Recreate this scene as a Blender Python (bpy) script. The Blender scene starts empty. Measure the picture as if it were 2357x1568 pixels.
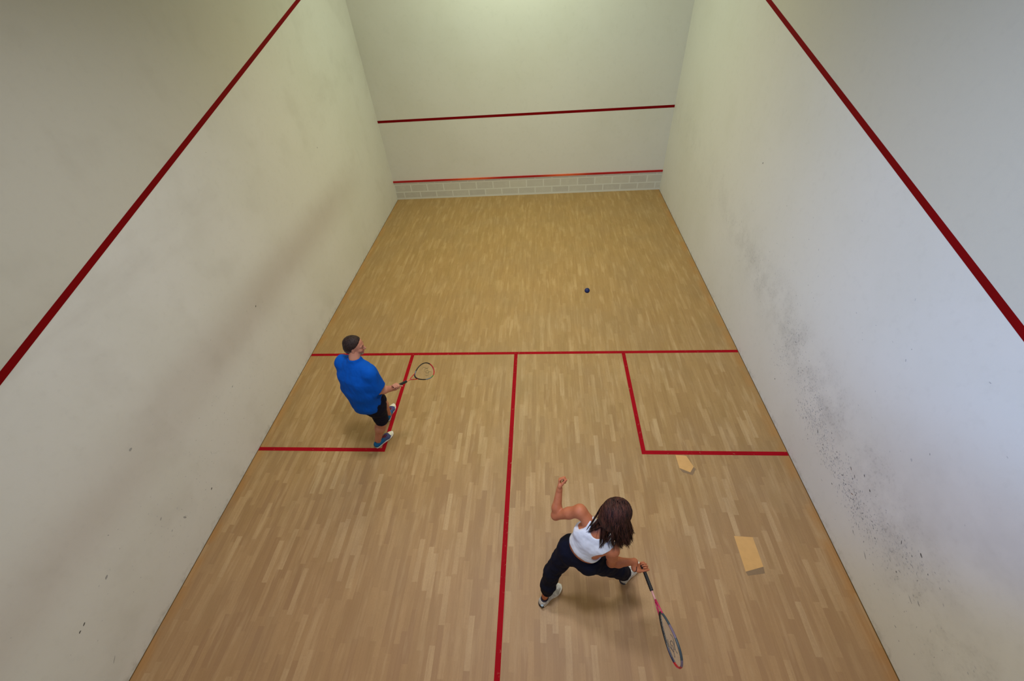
import bpy, bmesh, math, random
import numpy as np
from mathutils import Vector, Matrix, noise

# ------------------------------------------------------------------ scene, camera, light
S = bpy.context.scene
C = S.collection
W, L = 6.4, 9.75            # court width (x) and length (y); y = 0 is the back wall
HC = 5.9                    # ceiling height

cam_d = bpy.data.cameras.new('camera')
cam_d.sensor_fit = 'HORIZONTAL'; cam_d.sensor_width = 36.0
cam_d.lens = 950.16 / 2357 * 36.0
cam_d.clip_start = 0.05; cam_d.clip_end = 60
cam = bpy.data.objects.new('camera', cam_d); C.objects.link(cam)
cam.matrix_world = (Matrix.Translation((3.6255, -0.0391, 4.3869))
                    @ Matrix.Rotation(0.107954, 4, 'Z') @ Matrix.Rotation(0.812761, 4, 'X')
                    @ Matrix.Rotation(-0.085966, 4, 'Z'))
S.camera = cam

S.view_settings.view_transform = 'Standard'
S.view_settings.look = 'None'
S.view_settings.gamma = 1.0
S.view_settings.exposure = 0.0
S.view_settings.use_curve_mapping = False

wd = bpy.data.worlds.new('world'); S.world = wd; wd.use_nodes = True
wd.node_tree.nodes['Background'].inputs[0].default_value = (0.75, 0.85, 1.0, 1)
wd.node_tree.nodes['Background'].inputs[1].default_value = 0.0

def area(name, loc, size, energy, col, target=None, spread=math.pi):
    d = bpy.data.lights.new(name, 'AREA'); d.shape = 'RECTANGLE'
    d.size, d.size_y = size; d.energy = energy; d.color = col; d.spread = spread
    o = bpy.data.objects.new(name, d); C.objects.link(o); o.location = loc
    if target is not None:
        o.rotation_euler = (Vector(target) - Vector(loc)).to_track_quat('-Z', 'Y').to_euler()
    return o
# fluorescent battens across the ceiling, and daylight through the gallery windows behind
# (position, size, colour x strength, aim, spread): strengths are watts per channel
def lamp(name, loc, size, rgb, aim=None, spread=180):
    m = max(rgb); area(name, loc, size, 80 * m, tuple(c / m for c in rgb), aim, math.radians(spread))
ZC = HC - 0.12
lamp('ceiling_lamp', (3.8, 1.5, ZC), (.9, .4), (.660, .673, .700), None, 150)
lamp('ceiling_lamp', (2.8, 2.7, ZC), (.9, .4), (.550, .561, .585), None, 130)
lamp('ceiling_tube', (3.2, 6.0, ZC), (3.0, .4), (.440, .340, .140), None, 115)
lamp('ceiling_tube', (3.2, 8.0, ZC), (3.0, .4), (.215, .254, .175), None, 130)
lamp('ceiling_tube', (3.2, 8.2, ZC), (3.0, .4), (.966, 1.12, .790), None, 180)
lamp('gallery_window', (.8, -3.0, 4.6), (1.4, 1.6), (.243, .464, .804), (6.4, 2.4, 1.6), 100)
lamp('gallery_window', (1.0, -1.5, 5.3), (1.0, 1.0), (.021, .075, .288), (6.4, 2.0, 1.6), 70)

# ------------------------------------------------------------------ helpers: objects and tags
def link(name, me, mats=(), parent=None, mw=None):
    o = bpy.data.objects.new(name, me); C.objects.link(o)
    for m in (mats if isinstance(mats, (list, tuple)) else [mats]):
        me.materials.append(m)
    if parent is not None: o.parent = parent
    if mw is not None: o.matrix_basis = mw
    return o
def empty(name, loc=(0, 0, 0), mw=None):
    o = bpy.data.objects.new(name, None); C.objects.link(o); o.location = loc
    o.empty_display_size = 0.1
    if mw is not None: o.matrix_basis = mw
    return o
def tag(o, label=None, cat=None, kind=None, group=None):
    if label: o['label'] = label
    if cat: o['category'] = cat
    if kind: o['kind'] = kind
    if group: o['group'] = group
    return o
def smooth(me):
    me.polygons.foreach_set('use_smooth', [True] * len(me.polygons)); me.update()
def mesh(name, vs, fs, sm=False):
    me = bpy.data.meshes.new(name)
    me.from_pydata([tuple(map(float, v)) for v in vs], [], [tuple(map(int, f)) for f in fs])
    me.update()
    if sm: smooth(me)
    return me
def box(x0, x1, y0, y1, z0, z1):
    v = [(x, y, z) for z in (z0, z1) for y in (y0, y1) for x in (x0, x1)]
    f = [(0, 2, 3, 1), (4, 5, 7, 6), (0, 1, 5, 4), (2, 6, 7, 3), (0, 4, 6, 2), (1, 3, 7, 5)]
    return v, f
def join(parts):
    V, F = [], []
    for v, f in parts:
        n = len(V); V += list(v); F += [tuple(i + n for i in q) for q in f]
    return V, F
def tube(pts, rad, seg=8, closed=False, flat=1.0, up=(0, 0, 1)):
    """tube through points; rad number or list; flat squeezes it along `up`"""
    P = [Vector(p) for p in pts]; n = len(P)
    R = rad if isinstance(rad, (list, tuple)) else [rad] * n
    V, F = [], []; u = Vector(up)
    for i in range(n):
        a = P[(i - 1) % n] if (closed or i > 0) else P[i]
        b = P[(i + 1) % n] if (closed or i < n - 1) else P[i]
        t = (b - a).normalized()
        s = t.cross(u)
        if s.length < 1e-4: s = t.cross(Vector((1, 0, 0.1)))
        s.normalize(); w = s.cross(t).normalized()
        for k in range(seg):
            an = 2 * math.pi * k / seg
            V.append(P[i] + s * math.cos(an) * R[i] + w * math.sin(an) * R[i] * flat)
    m = n if closed else n - 1
    for i in range(m):
        for k in range(seg):
            a = i * seg + k; b = i * seg + (k + 1) % seg
            c = ((i + 1) % n) * seg + (k + 1) % seg; d = ((i + 1) % n) * seg + k
            F.append((a, b, c, d))
    if not closed:
        F.append(tuple(reversed(range(seg)))); F.append(tuple((n - 1) * seg + k for k in range(seg)))
    return V, F

# ------------------------------------------------------------------ helpers: materials
def srgb(r, g, b):
    f = lambda c: (c / 255 / 12.92) if c / 255 <= 0.04045 else ((c / 255 + 0.055) / 1.055) ** 2.4
    return (f(r), f(g), f(b), 1)
class NT:
    def __init__(s, name, rough=0.6, spec=0.5):
        s.m = bpy.data.materials.new(name); s.m.use_nodes = True
        s.t = s.m.node_tree; s.b = s.t.nodes['Principled BSDF']
        s.b.inputs['Roughness'].default_value = rough
        s.b.inputs['Specular IOR Level'].default_value = spec
    def n(s, kind, **kw):
        nd = s.t.nodes.new(kind)
        for k, v in kw.items():
            if k[0] == '_': nd.inputs[k[1:].replace('_', ' ')].default_value = v
            else: setattr(nd, k, v)
        return nd
    def l(s, a, b): s.t.links.new(a, b)
    def math(s, op, a, b=None, c=None, clamp=False):
        nd = s.n('ShaderNodeMath', operation=op); nd.use_clamp = clamp
        for i, x in enumerate((a, b, c)):
            if x is None: continue
            if hasattr(x, 'links'): s.l(x, nd.inputs[i])
            else: nd.inputs[i].default_value = x
        return nd.outputs[0]
    def mix(s, fac, a, b, blend='MIX'):
        nd = s.n('ShaderNodeMix', data_type='RGBA', blend_type=blend)
        for i, x in ((0, fac), (6, a), (7, b)):
            if hasattr(x, 'links'): s.l(x, nd.inputs[i])
            else: nd.inputs[i].default_value = x
        return nd.outputs[2]
    def xyz(s):
        tc = s.n('ShaderNodeTexCoord'); sp = s.n('ShaderNodeSeparateXYZ')
        s.l(tc.outputs['Object'], sp.inputs[0]); return tc.outputs['Object'], sp.outputs
    def noise(s, vec, scale, detail=3, rough=0.5, stretch=None):
        if stretch:
            mp = s.n('ShaderNodeMapping'); s.l(vec, mp.inputs[0]); mp.inputs['Scale'].default_value = stretch
            vec = mp.outputs[0]
        nd = s.n('ShaderNodeTexNoise'); s.l(vec, nd.inputs['Vector'])
        nd.inputs['Scale'].default_value = scale; nd.inputs['Detail'].default_value = detail
        nd.inputs['Roughness'].default_value = rough
        return nd.outputs['Fac']
    def rng(s, v, a, b, c=0.0, d=1.0, sm=True):
        nd = s.n('ShaderNodeMapRange'); nd.interpolation_type = 'SMOOTHSTEP' if sm else 'LINEAR'
        s.l(v, nd.inputs[0])
        for i, x in enumerate((a, b, c, d)): nd.inputs[i + 1].default_value = x
        return nd.outputs[0]
    def out(s, col, bump=None, strength=0.2, dist=0.002):
        if hasattr(col, 'links'): s.l(col, s.b.inputs['Base Color'])
        else: s.b.inputs['Base Color'].default_value = col
        if bump is not None:
            bp = s.n('ShaderNodeBump'); bp.inputs['Strength'].default_value = strength
            bp.inputs['Distance'].default_value = dist
            s.l(bump, bp.inputs['Height']); s.l(bp.outputs[0], s.b.inputs['Normal'])
        return s.m
def plain(name, col, rough=0.6, spec=0.5, var=0.12, scale=60, bump=0.0):
    """one colour with a slight procedural variation"""
    t = NT(name, rough, spec); v, _ = t.xyz()
    n = t.noise(v, scale)
    dark = tuple(c * (1 - var) for c in col[:3]) + (1,); lite = tuple(min(1, c * (1 + var)) for c in col[:3]) + (1,)
    return t.out(t.mix(n, dark, lite), n if bump else None, bump)

# ---- wall plaster
def band(t, sp, pts, width):
    """0..1 mask around a height z = f(y) given as polyline (two numbers: z at y=0, slope)"""
    z0, sl = pts
    h = t.math('MULTIPLY_ADD', sp[1], sl, z0)
    d = t.math('ABSOLUTE', t.math('SUBTRACT', sp[2], h))
    return t.rng(d, 0.0, width, 1.0, 0.0)
def wall_mat(name, side=None):
    t = NT(name, 0.62, 0.3); v, sp = t.xyz()
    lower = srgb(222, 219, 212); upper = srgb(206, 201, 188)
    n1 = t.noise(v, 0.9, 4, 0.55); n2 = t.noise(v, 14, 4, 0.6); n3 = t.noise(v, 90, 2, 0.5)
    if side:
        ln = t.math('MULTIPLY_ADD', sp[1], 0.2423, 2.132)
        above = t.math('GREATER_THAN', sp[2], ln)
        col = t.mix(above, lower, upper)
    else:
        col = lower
    # cloudy, slightly yellowed paint
    col = t.mix(t.rng(n1, 0.38, 0.74, 0, 0.24), col, srgb(203, 200, 184))
    col = t.mix(t.rng(n2, 0.5, 0.8, 0, 0.08), col, srgb(160, 156, 146))
    if side == 'left':
        m = t.math('MULTIPLY', band(t, sp, (1.36, 0.0), 0.50), t.rng(t.noise(v, 0.9, 2, 0.45, (1, .4, 1)), 0.12, 0.58))
        m = t.math('MULTIPLY', m, t.rng(sp[1], 8.6, 6.2, 0, 1))
        col = t.mix(t.math('MULTIPLY', m, 0.27), col, srgb(150, 120, 100))
        m = t.math('MULTIPLY', band(t, sp, (2.45, 0.05), 0.5), t.rng(t.noise(v, 1.1, 5, 0.6, (1, .4, 1.2)), 0.45, 0.7))
        col = t.mix(t.math('MULTIPLY', m, 0.16), col, srgb(140, 124, 108))
        m = t.rng(t.noise(v, 2.2, 3, 0.5), 0.5, 0.75)
        col = t.mix(t.math('MULTIPLY', m, 0.10), col, srgb(150, 140, 122))
    if side == 'right':
        m = t.math('MULTIPLY', band(t, sp, (0.62, 0.12), 0.5), t.rng(t.noise(v, 3.0, 6, 0.65), 0.38, 0.68))
        m = t.math('MULTIPLY', m, t.rng(sp[1], 6.6, 3.4, 0.35, 1))
        col = t.mix(t.math('MULTIPLY', m, 0.22), col, srgb(128, 122, 118))
        sp_ = t.math('MULTIPLY', m, t.rng(t.noise(v, 38, 3, 0.6), 0.54, 0.64))
        col = t.mix(t.math('MULTIPLY', sp_, 0.30), col, srgb(118, 114, 112))
        m = t.math('MULTIPLY', band(t, sp, (1.25, 0.0), 0.75), t.rng(t.noise(v, 1.3, 4, 0.6), 0.4, 0.7))
        m = t.math('MULTIPLY', m, t.rng(sp[1], 2.6, 0.6, 0, 1))
        col = t.mix(t.math('MULTIPLY', m, 0.38), col, srgb(150, 142, 132))
    if side:   # fine dirt just over the floor
        m = t.math('MULTIPLY', t.rng(sp[2], 0.10, 0.0, 0, 1), t.rng(n2, 0.45, 0.7))
        col = t.mix(t.math('MULTIPLY', m, 0.35), col, srgb(150, 145, 130))
    h = t.math('ADD', t.math('MULTIPLY', n3, 0.6), n2)
    return t.out(col, h, 0.25, 0.003)

# ---- painted concrete blocks under the tin line
def block_mat():
    t = NT('painted_blocks', 0.6, 0.3); v, sp = t.xyz()
    mp = t.n('ShaderNodeCombineXYZ'); t.l(sp[0], mp.inputs[0]); t.l(sp[2], mp.inputs[1])
    br = t.n('ShaderNodeTexBrick'); t.l(mp.outputs[0], br.inputs['Vector'])
    br.inputs['Scale'].default_value = 1.0
    br.inputs['Brick Width'].default_value = 0.405; br.inputs['Row Height'].default_value = 0.185
    br.inputs['Mortar Size'].default_value = 0.016; br.inputs['Mortar Smooth'].default_value = 0.4
    br.inputs['Color1'].default_value = srgb(196, 192, 182); br.inputs['Color2'].default_value = srgb(207, 203, 190)
    br.inputs['Mortar'].default_value = srgb(221, 220, 210)
    br.offset = 0.5
    n = t.noise(v, 7, 5, 0.65); n2 = t.noise(v, 60, 3)
    col = t.mix(t.rng(n, 0.45, 0.7, 0, 0.35), br.outputs[0], srgb(214, 212, 200))
    edge = t.math('MAXIMUM', t.rng(sp[2], 0.055, 0.035, 0, 1), t.rng(sp[2], 0.395, 0.41, 0, 1))
    col = t.mix(edge, col, srgb(218, 216, 207))
    return t.out(col, t.math('ADD', br.outputs[1], n2), 0.25, 0.003)

# ---- strip wood floor
def floor_mat():
    t = NT('maple_strip_floor', 0.52, 0.35); v, sp = t.xyz()
    sx = t.math('DIVIDE', t.math('MULTIPLY_ADD', t.noise(v, 9, 2, .5, (1, .5, 1)), 0.010, sp[0]), 0.054); strip = t.math('FLOOR', sx)
    wn = t.n('ShaderNodeTexWhiteNoise', noise_dimensions='1D'); t.l(strip, wn.inputs['W'])
    yy = t.math('DIVIDE', t.math('MULTIPLY_ADD', wn.outputs[0], 0.9, sp[1]), 0.40)
    cell = t.math('FLOOR', yy)
    cv = t.n('ShaderNodeCombineXYZ'); t.l(strip, cv.inputs[0]); t.l(cell, cv.inputs[1])
    w2 = t.n('ShaderNodeTexWhiteNoise', noise_dimensions='2D'); t.l(cv.outputs[0], w2.inputs['Vector'])
    rp = t.n('ShaderNodeValToRGB'); t.l(w2.outputs[0], rp.inputs[0]); r = rp.color_ramp
    r.elements[0].position = 0.0; r.elements[0].color = srgb(157, 125, 86)
    r.elements[1].position = 1.0; r.elements[1].color = srgb(202, 174, 134)
    for p, c in ((0.14, srgb(162, 130, 88)), (0.5, srgb(173, 141, 97)), (0.82, srgb(184, 152, 108)), (0.93, srgb(192, 162, 120))):
        e = r.elements.new(p); e.color = c
    # wear: the strips read softer towards the front wall, worn bare towards the back
    wear = t.rng(sp[1], 5.2, 1.0, 0.32, 1.0)
    col = t.mix(wear, srgb(171, 139, 92), rp.outputs[0])
    g1 = t.noise(v, 40, 4, 0.6, (1.0, 0.06, 1)); g2 = t.noise(v, 5, 5, 0.62, (1, .35, 1)); g3 = t.noise(v, 1.1, 4, 0.6)
    g4 = t.noise(v, 16, 3, 0.6, (1.0, 0.12, 1))
    g0 = t.noise(v, 150, 3, 0.7, (1.0, 0.35, 1))
    col = t.mix(t.rng(g0, 0.3, 0.7, 0, 0.30), col, srgb(144, 112, 74))
    col = t.mix(t.rng(g1, 0.4, 0.72, 0, 0.34), col, srgb(138, 106, 66))
    col = t.mix(t.rng(g4, 0.50, 0.70, 0, 0.42), col, srgb(200, 172, 132))
    col = t.mix(t.rng(g2, 0.45, 0.72, 0, 0.38), col, srgb(150, 122, 74))
    col = t.mix(t.rng(g3, 0.42, 0.66, 0, 0.22), col, srgb(150, 128, 100))
    # colour shifts to grey-pink towards the back of the court
    col = t.mix(t.rng(sp[1], 3.4, 0.4, 0, 0.36), col, srgb(172, 132, 114))
    # cleaner, more orange varnish along the side walls
    edge = t.math('MAXIMUM', t.rng(sp[0], 0.14, 0.03, 0, 1), t.rng(sp[0], W - 0.16, W - 0.04, 0, 1))
    edge = t.math('MULTIPLY', edge, t.rng(t.noise(v, 3, 3), 0.35, 0.6))
    col = t.mix(t.math('MULTIPLY', edge, 0.45), col, srgb(178, 124, 62))
    col = t.mix(1.0, col, (1.0, 0.965, 0.86, 1), 'MULTIPLY')
    # hairline joints
    fx = t.math('FRACT', sx); fy = t.math('FRACT', yy)
    jx = t.math('LESS_THAN', fx, 0.03); jy = t.math('LESS_THAN', fy, 0.006)
    j = t.math('MAXIMUM', jx, jy)
    col = t.mix(t.math('MULTIPLY', j, 0.07), col, srgb(96, 68, 40))
    return t.out(col, g1, 0.08, 0.001)

def line_mat(name, worn=0.5, seed=0.0, col=srgb(162, 10, 26)):
    t = NT(name, 0.7, 0.08); v, sp = t.xyz()
    n = t.noise(v, 26 + seed, 6, 0.7); n2 = t.noise(v, 3, 4)
    c = t.mix(t.rng(n2, 0.35, 0.7, 0, 0.6), col, tuple(x * 0.80 for x in col[:3]) + (1,))
    m = t.math('MULTIPLY', t.rng(n, 0.60, 0.70), t.rng(n2, 0.42, 0.62))
    c = t.mix(t.math('MULTIPLY', m, worn), c, srgb(186, 140, 110))
    return t.out(c)
def tin_mat():
    t = NT('tin_paint', 0.45, 0.4); v, sp = t.xyz()
    n = t.noise(v, 9, 5, 0.6, (1, 1, 3))
    def patch(x, w): return t.rng(t.math('ABSOLUTE', t.math('SUBTRACT', sp[0], x)), 0, w, 1, 0)
    m = t.math('MAXIMUM', patch(1.95, 0.8), patch(4.15, 0.75))
    m = t.math('MULTIPLY', m, t.rng(n, 0.22, 0.5, 0.35, 1))
    return t.out(t.mix(m, srgb(178, 18, 22), srgb(232, 104, 58)))

M = dict(
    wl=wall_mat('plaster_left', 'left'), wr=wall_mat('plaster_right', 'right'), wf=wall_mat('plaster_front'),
    ceil=plain('ceiling_paint', srgb(205, 205, 198), 0.8), floor=floor_mat(), blocks=block_mat(),
    line=line_mat('floor_line_paint', 0.75), wline=line_mat('wall_line_paint', 0.0, 3, srgb(128, 3, 8)), tin=tin_mat(),
    gap=plain('gap_dark', srgb(34, 22, 12), 0.9, 0.1),
    patch=plain('new_maple', srgb(214, 166, 104), 0.5, 0.3, 0.10, 14), patch2=plain('grey_maple', srgb(140, 114, 86), 0.6, 0.3),
)

# ------------------------------------------------------------------ the court
T = 0.2
def zline(y): return 2.1325 + 0.2423 * y        # centre height of the sloping out line
fl = tag(link('floor', mesh('floor', *box(0.010, W - 0.010, -0.0, L - 0.006, -0.03, 0.0)), M['floor']), kind='structure')
sub = tag(link('floor', mesh('floor_slab', *box(-T, W + T, -T, L + T, -0.18, -0.031)), M['gap']), kind='structure')
wl = tag(link('wall_left', mesh('wall_left', *box(-T, 0, -4.2, L + T, -0.03, HC)), M['wl']), kind='structure')
wr = tag(link('wall_right', mesh('wall_right', *box(W, W + T, -4.2, L + T, -0.03, HC)), M['wr']), kind='structure')
wf = tag(link('wall_front', mesh('wall_front', *box(0, W, L, L + T, -0.03, HC)), M['wf']), kind='structure')
wb = tag(link('wall_back', mesh('wall_back', *box(0, W, -T, 0.0, -0.03, 2.75)), M['wf']), kind='structure')
gf = tag(link('floor', mesh('gallery_floor', *box(0, W, -4.2, -T, 2.55, 2.75)), M['ceil']), kind='structure')
gb = tag(link('wall_back', mesh('gallery_wall', *box(-T, W + T, -4.4, -4.2, 2.55, HC)), M['wf']), kind='structure')
ce = tag(link('ceiling', mesh('ceiling', *box(-T, W + T, -4.4, L + T, HC, HC + 0.15)), M['ceil']), kind='structure')

# painted lines on the floor
LW = 0.05; e = 0.0012
SH = (4.268, 4.318); BX = (2.608, 2.658)
def flat(x0, x1, y0, y1, z=e): return box(x0, x1, y0, y1, 0.0, z)
link('short_line', mesh('short_line', *flat(0.010, W - 0.010, *SH)), M['line'], fl)
link('half_court_line', mesh('half_court_line', *flat(3.175, 3.225, 0.0, SH[0])), M['line'], fl)
link('service_box_line', mesh('service_box_line', *join([flat(0.010, 1.6, *BX), flat(1.6, 1.65, BX[0], SH[0])])), M['line'], fl)
link('service_box_line', mesh('service_box_line', *join([flat(W - 1.6, W - 0.010, *BX), flat(W - 1.65, W - 1.6, BX[0], SH[0])])), M['line'], fl)
# strip filling the gap between boards and walls, coloured as the gap's shade
link('edge_gap_shade', mesh('edge_gap_shade', *join([box(0, .010, 0, L, -.03, -.001), box(W - .010, W, 0, L, -.03, -.001), box(.010, W - .010, L - .006, L, -.03, -.001)])),
     plain('edge_gap_shade', srgb(104, 76, 40), 0.9, 0.1, .3, 8), fl)
# new wood let into the floor
def poly(pts, z=0.0008):
    n = len(pts)
    return [(x, y, 0) for x, y in pts] + [(x, y, z) for x, y in pts], \
        [tuple(range(n, 2 * n))] + [(i, (i + 1) % n, n + (i + 1) % n, n + i) for i in range(n)]
def ccw(p): return p
tag(link('wood_patch', mesh('wood_patch', *poly([(5.491, 1.372), (5.668, 1.420), (5.668, 1.690), (5.491, 1.698)])), M['patch'], fl), 'bright new wood patch')
tag(link('wood_patch', mesh('wood_patch', *poly([(5.137, 2.436), (5.243, 2.385), (5.297, 2.455), (5.251, 2.592), (5.130, 2.604)])), M['patch'], fl), 'bright new wood patch')
tag(link('wood_patch', mesh('wood_patch', *poly([(5.500, 1.338), (5.660, 1.362), (5.668, 1.419), (5.491, 1.371)])), M['patch2'], fl), 'greyish worn patch')
tag(link('wood_patch', mesh('wood_patch', *poly([(5.16, 2.385), (5.26, 2.350), (5.315, 2.425), (5.298, 2.452), (5.243, 2.384), (5.137, 2.434)])), M['patch2'], fl), 'greyish worn patch')

# front wall: service line, tin line board, painted blocks, out line
def fbox(z0, z1, th=0.002, x0=0.0, x1=W): return box(x0, x1, L - th, L, z0, z1)
link('service_line', mesh('service_line', *fbox(1.763, 1.813)), M['wline'], wf)
link('out_line', mesh('out_line', *fbox(4.47, 4.52)), M['wline'], wf)
link('tin_line', mesh('tin_line', *fbox(0.426, 0.466, 0.022)), M['tin'], wf)
link('tin_panel', mesh('tin_panel', *fbox(0.0, 0.426, 0.006)), M['blocks'], wf)

# sloping out lines on the side walls
def slope(x, s):
    v = []
    for xx in (x, x + s * 0.002):
        for y in (-4.2 if False else 0.0, L):
            for dz in (-0.026, 0.026): v.append((xx, y, zline(y) + dz))
    return v, [(0, 1, 3, 2), (4, 6, 7, 5), (0, 2, 6, 4), (1, 5, 7, 3), (0, 4, 5, 1), (2, 3, 7, 6)]
link('out_line', mesh('out_line', *slope(0, 1)), M['wline'], wl)
link('out_line', mesh('out_line', *slope(W, -1)), M['wline'], wr)

# ball marks: tiny smears of rubber on the side walls
def marks(x, s, pts, seed):
    rnd = random.Random(seed); V, F, I = [], [], []
    for (y, z, ln, wd, an, shade) in pts:
        n = 7; b = len(V)
        for k in range(n):
            a = 2 * math.pi * k / n; rr = 1 + rnd.uniform(-.3, .25)
            u, w = math.cos(a) * ln * rr, math.sin(a) * wd * rr
            V.append((x + s * 0.0007, y + u * math.cos(an) - w * math.sin(an), z + u * math.sin(an) + w * math.cos(an)))
        F.append(tuple(range(b, b + n))); I.append(shade)
    me = mesh('ball_marks', V, F)
    return me, I
MK = [plain('mark_dark', srgb(96, 92, 88), 0.8), plain('mark_mid', srgb(164, 161, 158), 0.8), plain('mark_pale', srgb(190, 188, 184), 0.8), plain('mark_rust', srgb(120, 84, 62), 0.8)]
def put_marks(wall, x, s, pts, seed):
    me, I = marks(x, s, pts, seed)
    o = link('ball_marks', me, MK, wall); o['kind'] = 'stuff'; o['label'] = 'small dark rubber ball marks'
    me.polygons.foreach_set('material_index', I)
rnd = random.Random(4)
R_ = []
cloud = [(3.45, 1.02, .20, .14, 46), (3.45, .72, .16, .10, 26), (2.92, .86, .22, .12, 60), (2.72, .62, .2, .10, 60), (2.45, .66, .22, .13, 70),
         (2.2, .60, .2, .12, 46), (1.95, .60, .22, .12, 60), (1.75, .56, .16, .12, 50), (1.5, .6, .18, .12, 44), (1.25, .82, .14, .12, 36), (1.05, .62, .3, .25, 20), (5.0, 1.2, 1.0, .3, 30), (3.0, 1.5, 1.2, .6, 24)]
for cy, cz, sy, sz, n in cloud:
    for _ in range(int(n * 2.4)):
        y, z = rnd.gauss(cy, sy * .8), rnd.gauss(cz, sz * .8)
        if z < .05 or y < .3: continue
        big = rnd.random() < 0.06
        ln = rnd.uniform(.004, .011) * (1.5 if big else 1); wd = rnd.uniform(.002, .0045)
        R_.append((y, z, ln, wd, rnd.gauss(.5, .5), (0 if rnd.random() < .12 else 1) if big else rnd.choice((1, 2, 2, 2, 2))))
for y, z, ln, wd, an, sh in ((1.42, .35, .035, .003, .45, 0), (1.62, .36, .02, .003, .5, 0), (1.22, .93, .016, .006, .4, 0), (2.52, .62, .022, .004, .7, 0),
        (2.05, .42, .010, .005, .3, 0), (2.02, .76, .018, .004, .5, 3), (1.86, .6, .018, .004, -.5, 3), (1.9, .86, .014, .005, .6, 0), (1.78, .82, .012, .005, .6, 0),
        (3.4, .42, .009, .008, 0, 0), (5.42, 2.23, .010, .010, 0, 0), (1.02, .58, .03, .004, .3, 1), (.98, .64, .02, .006, .4, 1), (2.3, 1.9, .012, .006, 1, 2), (3.1, 1.05, .008, .006, 0, 1), (1.75, 1.38, .012, .009, .5, 2)):
    R_.append((y, z, ln, wd, an, sh))
put_marks(wr, W, -1, R_, 1)
L_ = []
for cy, cz, sy, sz, n in [(1.9, .6, .5, .25, 60), (3.2, 1.0, .8, .4, 70), (6.5, 1.9, 1.0, .6, 70), (1.2, .7, .5, .3, 30)]:
    for _ in range(n):
        y, z = rnd.gauss(cy, sy * .8), rnd.gauss(cz, sz * .8)
        if z < .05 or y < .3: continue
        L_.append((y, z, rnd.uniform(.003, .008), rnd.uniform(.002, .0035), rnd.gauss(-.3, .6), rnd.choice((1, 2, 2, 2))))
for y, z, ln, wd, an, sh in ((3.86, 1.32, .016, .007, .6, 0), (1.93, .34, .014, .008, .5, 0), (1.57, .45, .022, .010, -1.2, 1), (.91, .84, .018, .009, .3, 1), (.60, .76, .014, .006, .4, 0),
        (.55, .75, .012, .006, .4, 0), (1.45, .70, .014, .006, .5, 1), (6.78, 2.25, .014, .009, .3, 1), (1.75, 1.42, .016, .012, .3, 1), (1.42, .5, .013, .004, .5, 1), (.45, .28, .03, .003, .6, 1), (2.9, .9, .014, .006, .5, 1), (2.2, .62, .03, .003, 1.2, 2)):
    L_.append((y, z, ln, wd, an, sh))
put_marks(wl, 0, 1, L_, 2)

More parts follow.
